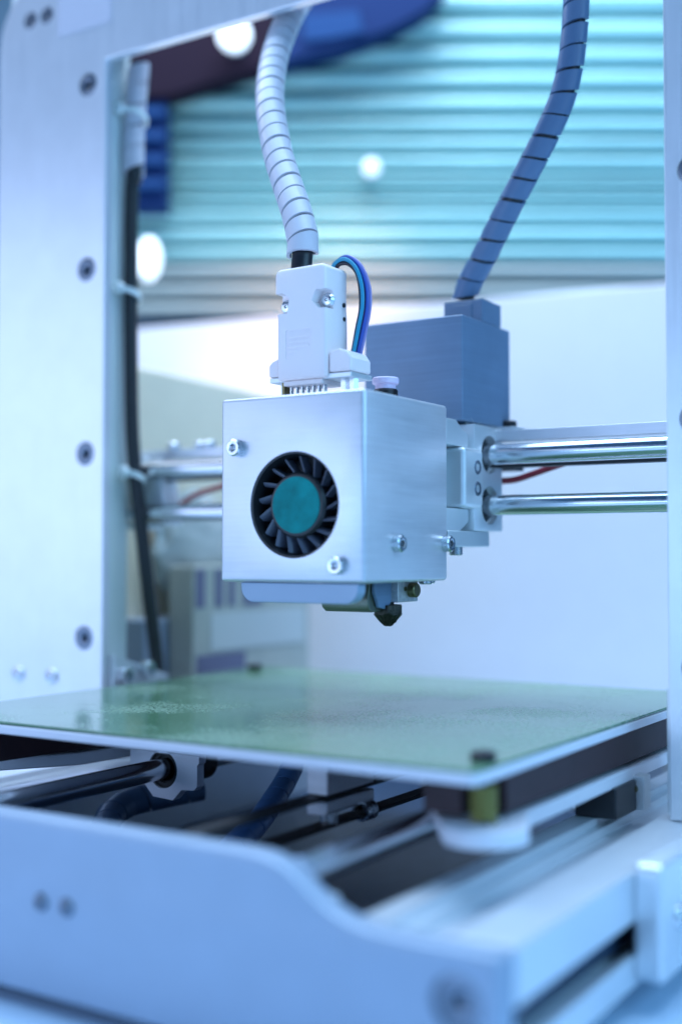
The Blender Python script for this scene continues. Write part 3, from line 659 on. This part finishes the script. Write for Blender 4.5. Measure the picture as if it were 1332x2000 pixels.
# slatted shutter
sh = thing("slatted_shutter", "tall pale cyan shutter of horizontal slats behind the white board", "shutter", (-560, 900, 150))
SD = 905
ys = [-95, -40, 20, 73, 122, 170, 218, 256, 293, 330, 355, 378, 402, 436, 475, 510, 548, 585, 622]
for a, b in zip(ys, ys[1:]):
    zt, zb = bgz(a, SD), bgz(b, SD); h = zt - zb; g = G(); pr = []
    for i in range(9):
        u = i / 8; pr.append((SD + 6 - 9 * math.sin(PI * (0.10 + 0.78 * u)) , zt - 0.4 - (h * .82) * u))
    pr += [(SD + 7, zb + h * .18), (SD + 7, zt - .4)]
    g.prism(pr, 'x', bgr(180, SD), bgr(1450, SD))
    put("slat", turn(g), 'hazedslat' if a >= 510 else 'slat', sh, angle=50)
put("backing", turn(G().box(bgr(180, SD), bgr(1450, SD), SD + 9.5, SD + 14, -140, bgz(-95, SD))), 'slatback', sh)
# arched machine hood at the top left, blue with a maroon flank
D2 = 868
def pp(l): return [(bgr(x, D2), bgz(y, D2)) for x, y in l]
mh = thing("machine_hood", "dark blue arched machine hood with maroon flank hanging at upper left", "machine", (-640, 760, 470))
put("hood_shell", turn(G().prism(pp([(545, -120), (545, 112), (600, 96), (660, 83), (720, 60), (775, 38), (830, 8), (870, -30), (890, -120)]), 'y', D2, D2 + 25)), 'bluepaint', mh, bevel=2)
put("hood_window", turn(G().prism(pp([(592, 72), (592, 18), (700, 8), (712, 52), (650, 66)]), 'y', D2 - 3, D2 - .5)), 'blueglass', mh, bevel=1)
put("maroon_flank", turn(G().prism(pp([(150, -120), (150, 185), (330, 176), (400, 152), (480, 130), (543, 113), (543, -120)]), 'y', D2 + 1, D2 + 24)), 'maroon', mh, bevel=2)
# blue rack at the left with ribs
br = thing("blue_rack", "bright blue ribbed rack standing between the left column and the shutter", "rack", (-700, 560, 300))
BD = 872
put("rack_side", turn(G().box(bgr(190, BD), bgr(322, BD), BD + 4, BD + 24, bgz(400, BD), bgz(178, BD))), 'bluepaint', br, bevel=2)
for y in range(200, 390, 48): put("rib", turn(G().box(bgr(192, BD), bgr(320, BD), BD - 2, BD + 3.8, bgz(y + 18, BD), bgz(y, BD))), 'blueglass', br, bevel=1)
# lamps
def lamp(px, py, d, r, label, stretch=1.0, m='lamp'):
    t = thing("round_lamp", label, "lamp", (0, 0, 0), "glowing lamps behind the printer")
    x, z = bgr(px, d), bgz(py, d); X, Y = x * CH - d * SH, x * SH + d * CH
    t.location = W(X, Y, z - r * stretch)
    g = G(); bmesh.ops.create_uvsphere(g.bm, u_segments=24, v_segments=16, radius=r, matrix=Matrix.Translation((x, d, z)) @ Matrix.Diagonal((1, .5, stretch, 1)))
    put("bulb", turn(g), m, t)
    put("lamp_base", turn(G().lathe([(0, 2), (r * .6, 2), (r * .7, 10), (0, 12)], (x, d + r * .3, z), (0, 1, 0), 20)), 'lampbody', t)
lamp(455, 56, 850, 11.5, "glowing round lamp just below the top beam")
lamp(289, 502, 865, 8.5, "glowing oblong lamp beside the black cable", 1.8)
lamp(726, 320, 890, 6.0, "small glowing lamp in front of the shutter between the two sleeves", 1.15, 'dimlamp')
# grey cabinet standing along the left rear
cb = thing("grey_cabinet", "grey beige cabinet side standing at left behind the rods", "cabinet", (-480, 620, -140))
put("cabinet_body", G().prism([(480, -141), (480, 106), (650, 103), (697, 96), (697, -141)], 'x', -540, -466), 'cabinet', cb, bevel=3, seg=3)
# carton with dark print bands, and a clear bag of parts
cx = thing("printed_carton", "pale grey carton with dark printed bars under the print head", "carton", (-436, 580, -141))
put("carton_body", G().box(-445, -428, 525, 638, -141, -7), 'card', cx, bevel=1)
for a, b in ((527, 535), (544, 551), (556, 562), (570, 588)): put("print_bar", G().box(-428.2, -427.6, a, b, -30, -9), 'ink', cx)
put("print_band", G().box(-428.2, -427.6, 528, 572, -66, -56), 'ink', cx)
put("paper_label", G().box(-428.2, -427.4, 540, 632, -54, -33), 'label', cx)
bgm = G()
bmesh.ops.create_icosphere(bgm.bm, subdivisions=4, radius=1)
for v in bgm.bm.verts:
    c = v.co; n = math.sin(c.x * 9 + c.z * 7) * .05 + math.sin(c.y * 13 - c.z * 11) * .05 + math.sin(c.z * 17 + c.y * 5) * .04
    c *= 1 + n; c.x = -456 + c.x * 9; c.y = 560 + c.y * 34; c.z = 2 + c.z * 34
tag(put("parts_bag", bgm, 'bag', angle=60), "crumpled clear plastic bag of parts hanging behind the black cable", "plastic bag")
